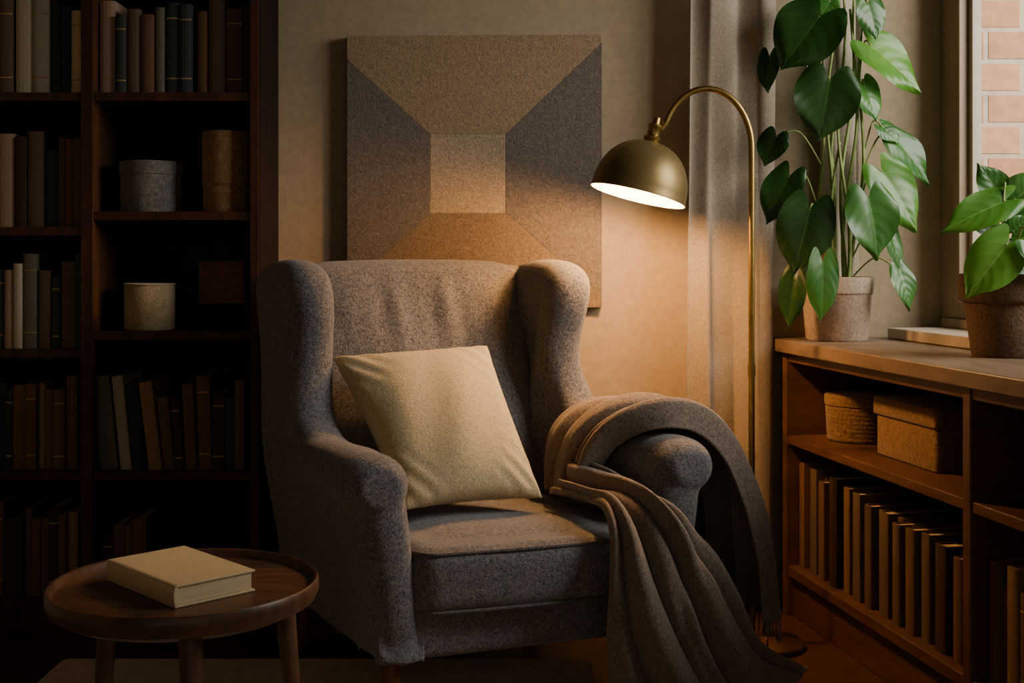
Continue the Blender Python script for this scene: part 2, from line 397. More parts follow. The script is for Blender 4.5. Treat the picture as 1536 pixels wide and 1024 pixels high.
mb.box(-1.635,-1.197,FY+.03,FY+.045,0,.061,W_); mb.box(-1.163,-.727,FY+.03,FY+.045,0,.061,W_)
mb.build('bookcase',bevel=.0012)
mb=MB(); Y0=FY+.03
def seq(items, z, base=I4, y=Y0, dp=.17):
    for (x,w,h,c,ln) in items:
        mx=base@Matrix.Translation((x,y+ru(0,.012),z+.0005))@Matrix.Rotation(ln,4,'Y')
        if ln<0: mx=base@Matrix.Translation((x+w,y+ru(0,.012),z+.0005))@Matrix.Rotation(ln,4,'Y')@Matrix.Translation((-w,0,0))
        book(mb,mx,w,dp,h,BK[c],R()<.3)
seq([(-1.62,.03,.24,7,0),(-1.588,.035,.25,3,0),(-1.55,.03,.22,8,0),(-1.515,.035,.24,12,0),(-1.478,.036,.26,9,0),(-1.44,.04,.27,7,0),
     (-1.392,.046,.27,0,0),(-1.343,.046,.27,1,0),(-1.295,.027,.25,3,0),(-1.266,.025,.245,9,0),(-1.239,.04,.235,4,0)],1.496)
seq([(-1.158,.042,.262,5,0),(-1.112,.03,.218,3,0),(-1.08,.036,.238,7,0),(-1.041,.036,.222,8,0),(-1.002,.027,.243,16,0),(-.972,.038,.256,10,0),
     (-.932,.034,.25,9,0),(-.884,.03,.232,13,0),(-.850,.045,.262,12,0),(-.802,.045,.238,12,0),(-.755,.024,.25,15,0)],1.496)
seq([(-1.60,.04,.26,12,0),(-1.557,.035,.25,9,0),(-1.519,.04,.26,8,0),(-1.476,.03,.26,10,0),(-1.443,.045,.262,5,0),(-1.394,.034,.253,15,0),(-1.357,.043,.268,7,0),
     (-1.311,.033,.214,18,0),(-1.275,.02,.252,12,0),(-1.253,.02,.248,8,0),(-1.231,.03,.25,12,0)],1.122)
seq([(-1.60,.03,.21,12,0),(-1.566,.035,.22,8,0),(-1.528,.03,.2,3,0),(-1.495,.035,.23,7,0),(-1.457,.03,.22,9,0),(-1.424,.024,.22,5,0),(-1.397,.024,.238,0,0),(-1.370,.038,.265,16,0),
     (-1.327,.033,.219,7,0),(-1.291,.024,.20,3,0),(-1.264,.037,.243,7,0),(-1.225,.024,.265,18,0)],.782)
row(mb,I4,-1.62,-1.20,.4425,(.215,.262),.17,[3,10,7,8,11,13,15,5,18],Y0,(.018,.034))
row(mb,I4,-1.62,-1.20,.0855,(.21,.262),.17,[7,8,13,15,3,16,12,11],Y0,(.02,.034))
seq([(-1.158,.05,.265,16,-.10),(-1.098,.03,.265,1,-.10),(-1.062,.03,.24,10,-.09),(-1.018,.036,.25,11,-.12),(-.978,.03,.205,7,-.10),(-.943,.022,.2,15,-.08),(-.915,.03,.24,8,-.05),
     (-.880,.036,.262,13,-.03),(-.842,.034,.215,15,0),(-.806,.026,.20,9,0),(-.778,.026,.25,7,0)],.442)
seq([(-1.15,.03,.17,15,0),(-1.118,.03,.205,7,0),(-1.086,.02,.205,8,0),(-1.064,.036,.22,13,0)],.085)
for k,(w,c) in enumerate([(.20,15),(.19,12),(.21,7)]):
    mx=Matrix.Translation((-.96+k*.004,Y0+.01,.086+.032*k+.03))@Matrix.Rotation(math.pi/2,4,'Y')
    book(mb,mx,.03,.17,w,BK[c],False)
mb.build('shelf_books')

def round_box(name, x,y,z,r,h,mat,lid):
    mb=MB(); mx=Matrix.Translation((x,y,z+.0005))
    hl=h-lid
    prof=[(0,0),(r*.93,0),(r*.96,.004),(r*.965,hl-.002),(r*.95,hl),(r*.95,hl+.002),(r,hl+.003),(r,h-.005),(r*.985,h-.001),(r*.9,h),(0,h)]
    mb.lathe(prof,mat,mx,seg=56)
    return mb.build(name,smooth=True,angle=50)
round_box('round_box',-1.035,3.44,1.165,.087,.145,M['boxgray'],.04)
round_box('round_box',-.812,3.42,1.165,.069,.228,M['boxtan'],.153)
round_box('round_box',-1.035,3.43,.832,.073,.132,M['boxcream'],.008)
mb=MB()
slab(mb,[(-.917,.905),(-.917,1.022),(-.915,1.026),(-.79,1.028),(-.786,1.024),(-.785,.908),(-.788,.904),(-.913,.901)],3.51,3.5835,.004,lambda a,b,c:Vector((a,c,b)),M['plaque'],3)
mb.build('square_plaque')

# ---------------------------------------------------------------- low cabinet on right
CM=frame((0.775,3.6)); DP=.50
mb=MB(); C=M['cabwood']
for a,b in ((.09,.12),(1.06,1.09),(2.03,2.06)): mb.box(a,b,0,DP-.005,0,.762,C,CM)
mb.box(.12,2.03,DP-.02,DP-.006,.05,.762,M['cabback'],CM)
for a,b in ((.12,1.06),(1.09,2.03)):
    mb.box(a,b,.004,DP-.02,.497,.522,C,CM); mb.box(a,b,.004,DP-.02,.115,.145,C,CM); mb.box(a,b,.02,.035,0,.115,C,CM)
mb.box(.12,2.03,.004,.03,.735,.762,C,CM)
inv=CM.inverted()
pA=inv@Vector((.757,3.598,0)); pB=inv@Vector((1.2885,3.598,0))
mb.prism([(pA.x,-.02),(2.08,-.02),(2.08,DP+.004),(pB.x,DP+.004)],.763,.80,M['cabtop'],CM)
mb.build('low_bookcase',bevel=.003)
mb=MB()
x=.135; i=0
hh=[.30,.30,.285,.29,.27,.275,.285,.27,.28,.255,.27,.265,.26,.27,.25,.26,.245,.25,.24,.235,.25,.23,.235,.22,.23,.22,.22,.22,.21]
cs=[8,13,7,12,8,13,15,7,19,8,7,13,12,8,7,13,7,12,8,13,7,12,15,8,13,15,8]
while x<1.01:
    w=[.034,.026,.04,.022,.036,.03,.045,.028][i%8]
    if x+w>1.055: break
    book(mb,CM@Matrix.Translation((x,.03+[0,.02,.005,.03,.0,.015][i%6],.1455)),w,.2,hh[min(i,28)]*[1,.94,1.03,.97][i%4],BK[cs[i%27]],False)
    x+=w+.002; i+=1
row(mb,CM,1.10,2.0,.1455,(.21,.26),.2,[8,13,7,12,19,7],.03,(.022,.042))
mb.build('cabinet_books')
def basket(name,s,n,z,r,h):
    p=CM@Vector((s,n,z+.0005)); mb=MB(); prof=[(0,0),(r*.9,0)]
    k=int(h*.8/.012)
    for i in range(k):
        zz=.004+i*.012
        for q in range(4): prof.append((r*(.94+.05*i/k)+.0015*math.sin(math.pi*q/4),zz+.012*q/4))
    zt=.004+k*.012
    prof+=[(r*.99,zt),(r*.97,zt+.001),(r*1.02,zt+.002),(r*1.03,h-.006),(r*1.0,h-.001),(r*.93,h),(0,h+.004)]
    mb.lathe(prof,M['basket'],Matrix.Translation(p),seg=56); return mb.build(name,smooth=True,angle=60)
basket('lidded_basket',.245,.17,.522,.098,.13)
basket('lidded_basket',1.24,.14,.522,.07,.115)
mb=MB(); z=.5225
def rrect(a0,a1,b0,b1,r,n=5):
    o=[]
    for cx,cy,st in ((a1-r,b1-r,0),(a0+r,b1-r,90),(a0+r,b0+r,180),(a1-r,b0+r,270)):
        for i in range(n+1):
            a=math.radians(st+90*i/n); o.append((cx+r*math.cos(a),cy+r*math.sin(a)))
    return o
idm=lambda a,b,c:CM@Vector((a,b,c))
slab(mb,rrect(.47,.78,.10,.33,.015),z,z+.115,.006,idm,M['basket'],3)
slab(mb,rrect(.462,.788,.092,.338,.016),z+.105,z+.152,.007,idm,M['basket'],3)
mb.build('storage_box',smooth=True,angle=60)

# ---------------------------------------------------------------- tapestry
mb=MB(); sc=.00198
def tp(px,pz): return (-.491+px*sc, .889+pz*sc)
polys=[([(0,408),(383,410),(383,398),(238,260),(125,260),(0,372)],'art_tan'),
       ([(0,372),(125,260),(125,142),(0,28)],'art_gray'),
       ([(383,398),(383,18),(238,142),(238,260)],'art_gray'),
       ([(125,260),(238,260),(238,142),(125,142)],'art_lt'),
       ([(0,28),(125,142),(238,142),(383,18),(383,0),(0,0)],'art_rust')]
for pl,mn in polys:
    P=[tp(a,b) for a,b in pl]; n=len(P)
    vs=[(x,3.565,z) for x,z in P]+[(x,3.597,z) for x,z in P]
    mb.add(vs,[tuple(range(n)),tuple(range(2*n-1,n-1,-1))]+[(i,(i+1)%n,n+(i+1)%n,n+i) for i in range(n)],M[mn])
ob=mb.build('wall_tapestry',bevel=.0015)
# ---------------------------------------------------------------- curtains
def curtain(name,x0,x1,y,z0,z1,folds,amp,flare):
    mb=MB()
    def fn(a,b):
        z=z0+(z1-z0)*b; k=1+flare*(1-b)
        cx=(x0+x1)/2; x=cx+(x0-cx+(x1-x0)*a)*k - .02*(1-b)
        ph=a*folds*2*math.pi+.5*math.sin(3*b)+.8*math.sin(a*4.3+1)
        am=amp*(.8+.3*math.sin(4*b+a*5))
        return Vector((x+.006*math.sin(ph*2+b), y+am*math.sin(ph)+.25*am*math.sin(2.3*ph+1.7)+.006*math.sin(b*9+a*11), z))
    mb.grid(fn,int(folds*24),40,M['curtain'])
    ob=mb.build(name,smooth=True); s=ob.modifiers.new('thick','SOLIDIFY'); s.thickness=.004; return ob
curtain('curtain',.525,.765,3.50,.03,2.38,2.1,.013,.04)
curtain('curtain',.93,1.05,3.565,.81,2.38,1.5,.010,.0)
mb=MB(); mb.tube([(.40,3.52,2.40),(1.15,3.52,2.40)],.012,M['brass'],seg=14)
for xx in (.45,1.1): mb.tube([(xx,3.52,2.40),(xx,3.597,2.40)],.008,M['brass'])
mb.build('curtain_rod',smooth=True,angle=50)

# ---------------------------------------------------------------- armchair
F=Vector((.07,2.70,0)); A=Vector((.94,.34,0)); B=Vector((-.47,.88,0)); UP=Vector((0,0,1))
def Wc(u,v,z): return F+A*u+B*v+UP*z
chair=group('armchair')
side=[(.03,.155),(.0,.20),(-.005,.33),(-.005,.46),(.01,.54),(.055,.590),(.14,.608),(.28,.603),(.385,.615),(.45,.655),(.475,.73),(.465,.82),(.44,.91),(.445,.98),(.49,1.020),(.57,1.032),(.66,1.028),(.735,1.010),(.78,.955),(.785,.80),(.765,.6),(.745,.4),(.72,.22),(.69,.155)]
so=[(p.x,p.y) for p in cr([(a,b,0) for a,b in side],6,True)]
for sgn,nm in ((-1,'left'),(1,'right')):
    mb=MB()
    def kz(z): return .89+.11*sm(z,.15,.6)+.03*sm(z,.7,1.03)
    def mp(a,b,c):
        # wings lean slightly inwards above the arms and roll back out at their tops
        tuck=(.050 if sgn>0 else .006)*sm(b,.58,.80)-(.006*sm(b,.85,1.0))
        return Wc(sgn*(c*kz(b)-tuck),a,b)
    slab(mb,so,.305,.425,.052,mp,M['wool'])
    vs=[];fs=[];seg=20;nr=22
    for i in range(nr):
        t=i/(nr-1); v=.0+.46*t; e=1.0
        if v<.07: e=math.sqrt(max(0,1-((.07-v)/.085)**2))
        rr_u=.082*e*(1-.15*t); rr_z=.072*e*(1-.1*t)
        for q in range(seg):
            a=2*math.pi*q/seg; vs.append(Wc(sgn*(.375+rr_u*math.cos(a)),v-.01,.54+rr_z*math.sin(a)))
    for i in range(nr-1):
        for q in range(seg):
            q2=(q+1)%seg; fs.append((i*seg+q,i*seg+q2,(i+1)*seg+q2,(i+1)*seg+q))
    fs.append(tuple(range(seg))); fs.append(tuple((nr-1)*seg+q for q in range(seg)))
    mb.add(vs,fs,M['wool'])
    ob=mb.build('wing_arm_'+nm,parent=chair); remesh(ob,.008,6,.6)
mb=MB()
bo=[(-.325,.25),(-.33,.6),(-.33,.9),(-.325,.98),(-.28,1.020),(-.15,1.030),(0,1.032),(.15,1.030),(.26,1.020),(.300,.98),(.305,.9),(.315,.6),(.325,.25)]
bo=[(p.x,p.y) for p in cr([(a,b,0) for a,b in bo],6,False)]
def bk(a,b,c):
    lean=.13*(b-.4)/.6
    return Wc(a,c+lean,b)
slab(mb,bo,.535,.66,.05,bk,M['wool'])
vs=[];na,nb=60,60
def xu(x): return -.015+x*.303
for i in range(na+1):
    for j in range(nb+1):
        x=-1+2*i/na; y=j/nb; a=xu(x); b=.27+.745*y
        e=max(0,(1-x**4))*max(0,1-(2*y-1)**6)
        w=.0055*math.exp(-((y-.86)/.14)**2)*(math.sin(x*15+2*y)+.6*math.sin(x*27+5*y+1))*(1-x*x)
        w+=.004*math.sin(x*5+y*9)
        vs.append(Wc(a,.535+.13*(b-.4)/.6+.012-.034*e**.5+w*e,b))
n0=len(vs)
for i in range(na+1):
    for j in range(nb+1):
        x=-1+2*i/na; y=j/nb; vs.append(Wc(xu(x),.60+.13*(.27+.745*y-.4)/.6,.27+.745*y))
fs=[]
st_=nb+1
for i in range(na):
    for j in range(nb):
        q=(i*st_+j,(i+1)*st_+j,(i+1)*st_+j+1,i*st_+j+1); fs.append(q); fs.append(tuple(n0+k for k in reversed(q)))
rim=[i*st_ for i in range(na+1)]+[na*st_+j for j in range(1,nb+1)]+[i*st_+nb for i in range(na-1,-1,-1)]+[j for j in range(nb-1,0,-1)]
for k in range(len(rim)):
    a=rim[k];b=rim[(k+1)%len(rim)]; fs.append((b,a,n0+a,n0+b))
mb.add(vs,fs,M['wool'])
ob=mb.build('backrest',parent=chair); remesh(ob,.007,3,.5)
mb=MB(); co=rrect(-.298,.298,-.018,.60,.05,6)
def cu(a,b,c):
    dome=.022*(1-(a/.3)**2)*(1-((b-.3)/.32)**2) if c>.33 else 0
    fb=-.014*(1-(a/.3)**2) if b<.1 else 0
    return Wc(a,b+fb,c+max(0,dome)+.002*math.sin(a*25+b*13))
co2=[]
for i in range(len(co)):
    p=co[i];q=co[(i+1)%len(co)]; m=max(1,int(math.hypot(q[0]-p[0],q[1]-p[1])/.03))
    for k in range(m): co2.append((p[0]+(q[0]-p[0])*k/m,p[1]+(q[1]-p[1])*k/m))
slab(mb,co2,.255,.398,.038,cu,M['wool'])
vs=[];na=24
for i in range(na+1):
    for j in range(na+1):
        x=-1+2*i/na;y=-1+2*j/na; vs.append(Wc(x*.27,.29+y*.28,.353+.062*(max(0,(1-x**4)*(1-y**4)))**.5))
n0=len(vs)
for i in range(na+1):
    for j in range(na+1):
        x=-1+2*i/na;y=-1+2*j/na; vs.append(Wc(x*.27,.29+y*.28,.33))
st_=na+1; fs=[]
for i in range(na):
    for j in range(na):
        q=(i*st_+j,(i+1)*st_+j,(i+1)*st_+j+1,i*st_+j+1); fs.append(q); fs.append(tuple(n0+k for k in reversed(q)))
rim=[i*st_ for i in range(na+1)]+[na*st_+j for j in range(1,na+1)]+[i*st_+na for i in range(na-1,-1,-1)]+[j for j in range(na-1,0,-1)]
for k in range(len(rim)):
    a=rim[k];b=rim[(k+1)%len(rim)]; fs.append((b,a,n0+a,n0+b))
mb.add(vs,fs,M['wool'])
ob=mb.build('seat_cushion',parent=chair); remesh(ob,.007,4,.6)
mb=MB()
def loop(ins,z):
    o=rrect(-.298+ins,.298-ins,-.018+ins,.60-ins,.045,8); out=[]
    for i in range(len(o)):
        p=o[i];q=o[(i+1)%len(o)]; m=max(1,int(math.hypot(q[0]-p[0],q[1]-p[1])/.03))
        for k in range(m):
            a=p[0]+(q[0]-p[0])*k/m;b=p[1]+(q[1]-p[1])*k/m
            fb=-.014*(1-(a/.3)**2) if b<.1 else 0
            out.append(Wc(a,b+fb,z))
    return out
mb.tube(loop(.009,.3905),.0045,M['piping'],seg=8,closed=True)
mb.tube(loop(.009,.263),.0045,M['piping'],seg=8,closed=True)
mb.build('piping',smooth=True,parent=chair)
mb=MB(); slab(mb,[(a,b) for a,b in rrect(-.33,.33,.012,.70,.03)],.155,.30,.02,lambda a,b,c:Wc(a*.95,b,c),M['wool'])
ob=mb.build('seat_base',parent=chair); remesh(ob,.008,3,.5)
mb=MB()
for u,v in ((-.33,.05),(.33,.05),(-.31,.66),(.31,.66)):
    su=1 if u>0 else -1; sv=-1 if v<.3 else 1; zb=.0095 if v<.3 and u<0 else .0005
    mb.tube([Wc(u,v,.175),Wc(u+su*.008,v+sv*.01,.09),Wc(u+su*.02,v+sv*.025,zb)],lambda t:.024-.010*t,M['legwood'],seg=16)
mb.build('legs',smooth=True,angle=50,parent=chair)

# ---------------------------------------------------------------- pillow
mb=MB()
TL,TR,BR_,BL=[Vector(p) for p in ((-.463,3.06,.785),(-.064,3.19,.806),(.078,2.925,.447),(-.255,2.825,.437))]
nrm=((TR-TL).cross(BL-TL)).normalized()
if nrm.y>0: nrm=-nrm
def pil(side):
    def fn(a,b):
        x=2*a-1;y=2*b-1
        xa=x*(1-.055*(1-y*y)); ya=y*(1-.055*(1-x*x))
        aa=(xa+1)/2;bb=(ya+1)/2
        p=(TL*(1-aa)+TR*aa)*(1-bb)+(BL*(1-aa)+BR_*aa)*bb
        h=.088*(max(0,(1-x**2)*(1-y**2)))**.42
        h+=.005*math.sin(7*x+3*y)*(1-x*x)*(1-y*y)
        h+=.004*math.sin(22*(x-y))*max(0,abs(x*y)-.25)*(1-x*x)**.3*(1-y*y)**.3*4
        return p+nrm*(h*side*(1 if side>0 else .7))
    return fn
mb.grid(pil(1),44,44,M['linen']); mb.grid(pil(-1),44,44,M['linen'])
ob=mb.build('throw_pillow',smooth=True)
import bmesh
bm=bmesh.new(); bm.from_mesh(ob.data); bmesh.ops.remove_doubles(bm,verts=bm.verts,dist=.0004); bmesh.ops.recalc_face_normals(bm,faces=bm.faces); bm.to_mesh(ob.data); bm.free()
ss=ob.modifiers.new('ss','SUBSURF'); ss.levels=1; ss.render_levels=1

# ---------------------------------------------------------------- throw blanket
blk=group('throw_blanket')
arc=[Vector(p) for p in ((.255,.430,0),(.262,.50,0),(.280,.570,0),(.325,.612,0),(.385,.622,0),(.445,.602,0),(.490,.545,0),(.518,.45,0),(.532,.35,0),(.540,.25,0),(.542,.17,0))]
def front_v(q): return .20-.12*sm(q,.05,.4)-.12*sm(q,.45,.9)
foldsA=[(.09,.12,1.2),(.33,.14,1.0),(.60,.155,1.2),(.87,.14,.85)]
def hump(x,fl):
    h=0
    for c,wd,am in fl:
        t=abs(x-c)/wd
        if t<1: h=max(h,am*math.sqrt(1-t*t)) 
    return h
def humpS(x,fl,e=.008): return (hump(x-e,fl)+2*hump(x,fl)+hump(x+e,fl))/4
def blA(a,b):
    q=a; p=crv(arc,q); p2=crv(arc,min(1,q+.01)); p1=crv(arc,max(0,q-.01))
    t=(p2-p1).normalized(); n=Vector((-t.y,t.x,0))
    if n.x*(p.x-.38)+n.y*(p.y-.45)<0: n=-n
    v=front_v(q)+(.44-front_v(q))*b + .012*math.sin(q*9)
    amp=.042+.014*math.sin(math.pi*q)+.016*sm(q,.6,1)
    bb=b+.15*math.sin(q*4.2+.3)*math.sin(math.pi*b)
    hf=humpS(bb,foldsA)
    off=.003+amp*hf+.003*math.sin(b*31+q*13)
    off+=.005*math.sin(q*19+b*6)*sm(q,.45,.7)
    ed=sm(b,0,.03); off=off*ed+.002*(1-ed)
    v-=.022*hf*sm(b,.1,.3)
    return Wc(p.x+n.x*off,v,p.y+n.y*off)
mb=MB(); mb.grid(blA,110,190,M['blanket'])
ob=mb.build('over_arm',smooth=True,parent=blk,fixn=False); s=ob.modifiers.new('t','SOLIDIFY'); s.thickness=.007; s.offset=0
sm_=ob.modifiers.new('s','SMOOTH'); sm_.iterations=2
mb=MB()
for i in range(60):
    b=.01+.98*i/59; p=blA(1.0,b); q=p+Vector((ru(-.006,.006),ru(-.006,.006),-.06))
    mb.tube([p+Vector((0,0,.006)),(p+q)/2+Vector((ru(-.003,.003),0,0)),q],.0022,M['blanket'],seg=5)
mb.build('fringe',smooth=True,parent=blk)
Lc=[Vector(p) for p in ((.10,2.97,.434),(.165,2.87,.436),(.205,2.735,.418),(.212,2.672,.30),(.215,2.655,.17),(.215,2.64,.06),(.225,2.60,.012))]
Mc=[Vector(p) for p in ((.15,2.985,.465),(.225,2.875,.465),(.295,2.735,.442),(.335,2.68,.31),(.37,2.66,.17),(.43,2.665,.05),(.47,2.64,.014))]
Rc=[Vector(p) for p in ((.187,3.02,.515),(.262,2.90,.512),(.330,2.752,.475),(.41,2.75,.38),(.465,2.765,.27),(.53,2.80,.13),(.69,2.94,.014))]
def base(a,b):
    l=crv(Lc,b);m_=crv(Mc,b);r=crv(Rc,b)
    return l*(2*(a-.5)*(a-1))+m_*(-4*a*(a-1))+r*(2*a*(a-.5))
foldsB=[(.06,.095,.95),(.26,.125,1.2),(.49,.13,.95),(.72,.13,1.3),(.93,.10,.95)]
def blB(a,b):
    p=base(a,b); e=.01
    da=base(min(1,a+e),b)-base(max(0,a-e),b); db=base(a,min(1,b+e))-base(a,max(0,b-e))
    n=da.cross(db); n=n.normalized() if n.length>1e-9 else Vector((0,-1,0))
    if n.y>0 or (n.z<0 and abs(n.y)<.3): n=-n
    aa=a+.08*math.sin(b*5+.4)*math.sin(math.pi*a)+.02*math.sin(b*11+a*6)*math.sin(math.pi*a)
    h=humpS(aa,foldsB)
    h+=.08*math.sin(aa*46+b*4)*sm(b,.35,.8)
    amp=.048+.022*sm(b,.1,.6)
    off=amp*h-.016+.003*math.sin(a*29+b*17)
    off+=.006*math.sin(b*26+a*5)*sm(b,.15,.3)*(1-sm(b,.45,.6))
    q=p+n*off
    q+=da.normalized()*(.010*math.sin(b*7+a*9)+.014*h*sm(b,.1,.4))
    q.z=max(q.z,.011+.012*h*sm(b,.8,1))
    return q
mb=MB(); mb.grid(blB,190,120,M['blanket'])
ob=mb.build('falling_end',smooth=True,parent=blk,fixn=False); s=ob.modifiers.new('t','SOLIDIFY'); s.thickness=.007; s.offset=0
sm_=ob.modifiers.new('s','SMOOTH'); sm_.iterations=2

# ---------------------------------------------------------------- floor lamp
lamp=group('floor_lamp'); LX,LY=.643,3.22
mb=MB()
mb.lathe([(0,0.0005),(.094,.0005),(.097,.006),(.096,.014),(.088,.020),(.03,.024),(.016,.030),(.013,.045),(0,.045)],M['brassbase'],Matrix.Translation((LX+.04,LY-.02,0)),seg=64)
mb.build('base',smooth=True,angle=40,parent=lamp)
mb=MB()
cx=.522; rx=LX-cx
pts=[Vector(p) for p in ((LX,LY,.02),(LX,LY,1.30))]
for i in range(0,25):
    a=math.radians(155*i/24); pts.append(Vector((cx+rx*math.cos(a),LY,1.33+.16*math.sin(a))))
pts.append(Vector((.400,LY,1.382)))
mb.tube(pts,.0085,M['brass'],seg=16)
mb.tube([(LX,LY,.72),(LX,LY,.75)],.0105,M['brass'],seg=16)
mb.build('pole',smooth=True,angle=50,parent=lamp)
RC=Vector((.338,LY-.02,1.212)); ax=Vector((.25,.05,.97)).normalized()
xa=ax.cross(Vector((0,1,0))).normalized(); ya=ax.cross(xa)
SM=Matrix(((xa.x,ya.x,ax.x,RC.x),(xa.y,ya.y,ax.y,RC.y),(xa.z,ya.z,ax.z,RC.z),(0,0,0,1)))
mb=MB(); prof=[]
for i in range(17):
    a=math.radians(90*i/16*.93); prof.append((.128*math.cos(a)**.85,.138*math.sin(a)))
prof=[(.130,-.012),(.1295,-.006)]+prof
mb.lathe(prof,M['brassdome'],SM,seg=72)
top=prof[-1]
mb.lathe([(top[0],top[1]),(.022,.140),(.024,.150),(.020,.154),(.017,.156),(.017,.176),(.019,.178),(.019,.184),(.011,.188),(.009,.205),(0,.205)],M['brass'],SM,seg=40)
inn=[(r-.003,z-.001) for r,z in prof]
inn=[(.130,-.012),(.127,-.012)]+inn[1:]+[(0,inn[-1][1])]
mb.lathe(inn,M['shadein'],SM,seg=72)
mb.build('shade',smooth=True,angle=45,parent=lamp,fixn=False)
mb=MB(); prof=[(0,.028)]
for i in range(1,13):
    a=math.pi*i/12*.85; prof.append((.026*math.sin(a),.054-.026*math.cos(a)))
prof+=[(.013,.09),(.013,.125),(0,.125)]
mb.lathe(prof,M['bulb'],SM,seg=24); mb.build('bulb',smooth=True,parent=lamp)
L=bpy.data.lights.new('lamp_light','POINT'); L.energy=25; L.color=(1.0,.50,.18); L.shadow_soft_size=.035
lo=bpy.data.objects.new('lamp_light',L); lo.location=SM@Vector((0,0,.0)); scene.collection.objects.link(lo); lo.parent=lamp

# ---------------------------------------------------------------- side table + book
tab=group('side_table'); TX,TY,TZ=-.6125,2.25,.42
mb=MB(); r=.247
mb.lathe([(0,TZ-.004),(r-.014,TZ-.004),(r-.010,TZ-.001),(r-.008,TZ+.010),(r-.003,TZ+.012),(r,TZ+.008),(r+.001,TZ-.010),(r-.006,TZ-.026),(r-.03,TZ-.038),(r-.08,TZ-.042),(0,TZ-.042)],M['tablewood'],Matrix.Translation((TX,TY,0)),seg=96)
mb.build('top',smooth=True,angle=35,parent=tab)
mb=MB()
for a in (-72,152,33):
    a=math.radians(a); c,s_=math.cos(a),math.sin(a)
    mb.tube([(TX+c*.195,TY+s_*.195,TZ-.036),(TX+c*.212,TY+s_*.212,.2),(TX+c*.232,TY+s_*.232,.0095)],lambda t:.021-.008*t,M['tablewood'],seg=18)
mb.tube([(TX,TY,TZ-.055),(TX,TY,TZ-.041)],.12,M['tablewood'],seg=40)
mb.build('legs',smooth=True,angle=40,parent=tab)
mb=MB()
bc=Vector((-.627,2.262,TZ-.0035)); ang=math.atan2(-.188,.183)
BMx=Matrix.Translation(bc)@Matrix.Rotation(ang,4,'Z')
l,w,h=.262,.166,.040
t=.004; cc=M['creamcover']
mb.box(-l/2,l/2,-w/2+.003,w/2,0,t,cc,BMx); mb.box(-l/2,l/2,-w/2+.003,w/2,h-t,h,cc,BMx)
k=8; poly=[(-w/2+.006-.006*math.sin(math.pi*i/k),h/2-h/2*math.cos(math.pi*i/k)) for i in range(k+1)]+[(-w/2+.009,h),(-w/2+.009,0)]
n=len(poly); vs=[BMx@Vector((x,p[0],p[1])) for x in (-l/2,l/2) for p in poly]
mb.add(vs,[tuple(range(n)),tuple(range(2*n-1,n-1,-1))]+[(i,(i+1)%n,n+(i+1)%n,n+i) for i in range(n)],cc)
mb.box(-l/2+.005,l/2-.005,-w/2+.008,w/2-.005,t,h-t,M['pages'],BMx)
mb.build('book',bevel=.0012)

# ---------------------------------------------------------------- rug
mb=MB()
slab(mb,rrect(-1.15,.20,1.1,3.08,.02),.0005,.0085,.003,lambda a,b,c:Vector((a,b,c)),M['rug'],3)
mb.build('rug')

# ---------------------------------------------------------------- plants
def leaf(mb, uvs, base, tip, width, nh, droop=.14, fold=.2, mat=None):
    base=Vector(base); tip=Vector(tip); Ld=tip-base; L_=Ld.length; T=Ld.normalized()
    nh=Vector(nh); n=(nh-T*nh.dot(T)).normalized(); S=T.cross(n)
    nt_,ns=18,14; vs=[];uv=[]
    ph=ru(0,6)
    for i in range(nt_+1):
        t=i/nt_
        f=max(0,math.sin(math.pi*(.22+.78*t)**.92))**.9
        f*=1-.4*sm(t,.68,1.0)
        for j in range(ns+1):
            s=2*j/ns-1; a=abs(s)
            along=L_*t-.26*L_*(1-t)**2.5*math.sin(math.pi*min(1,a*.80))
            x=s*width/2*1.08*f
            hgt=fold*abs(x)-.34*fold*width*a*a - droop*L_*(t**2) +.06*width*math.sin(t*7+s*2.5+ph)*a*a + droop*L_*.55*t
            vs.append(base+T*along+S*x+n*hgt); uv.append(((s+1)/2,t))
    fs=[(i*(ns+1)+j,(i+1)*(ns+1)+j,(i+1)*(ns+1)+j+1,i*(ns+1)+j+1) for i in range(nt_) for j in range(ns)]
    mb.add(vs,fs,mat); uvs.extend(uv)
def finish_leaves(mb,uvs,name,parent):
    ob=mb.build(name,smooth=True,parent=parent,fixn=False)
    l=ob.data.uv_layers.new(name='UVMap')
    for lp in ob.data.loops: l.data[lp.index].uv=uvs[lp.vertex_index]
    return ob
def plant(name, cx, cy, zr, unit, leaves, vines, potfn):
    g=group(name); potfn(g)
    mb=MB(); uvs=[]; st=MB()
    for (bx,bz,tx,tz,w,yo,c,nx,nz) in leaves:
        b=Vector((cx+bx*unit,cy+yo,zr+bz*unit)); t=Vector((cx+tx*unit,cy+yo-.012,zr+tz*unit))
        leaf(mb,uvs,b,t,w*unit,(nx,-1,nz*.8),mat=M['leaf'+c])
        if bz>60 and vines:
            vb=min(vines,key=lambda v:abs(v(max(0,bz-40))[0]-bx)); sx,sy=vb(max(0,bz-45)); sp=Vector((cx+sx*unit,cy+sy,zr+max(0,bz-45)*unit))
            mid=Vector(((sp.x+b.x)/2,(sp.y+b.y)/2,max(sp.z,b.z)+.012))
        else:
            sp=Vector((cx+bx*unit*.15,cy+yo*.2,zr-.02)); mid=Vector((cx+bx*unit*.6,cy+yo*.7,max(zr+.02,b.z)+.035))
        st.tube(cr([sp,mid,b+(t-b).normalized()*.004],8),.0026,M['stem'],seg=7)
    for v in vines:
        pts=[]
        for i in range(30):
            z=-12+i*(v.top+12)/29; x,y=v(z); pts.append((cx+x*unit,cy+y,zr+z*unit))
        st.tube(pts,lambda t:.006-.0025*t,M['stem'],seg=8)
    finish_leaves(mb,uvs,'leaves',g); st.build('stems',smooth=True,parent=g)
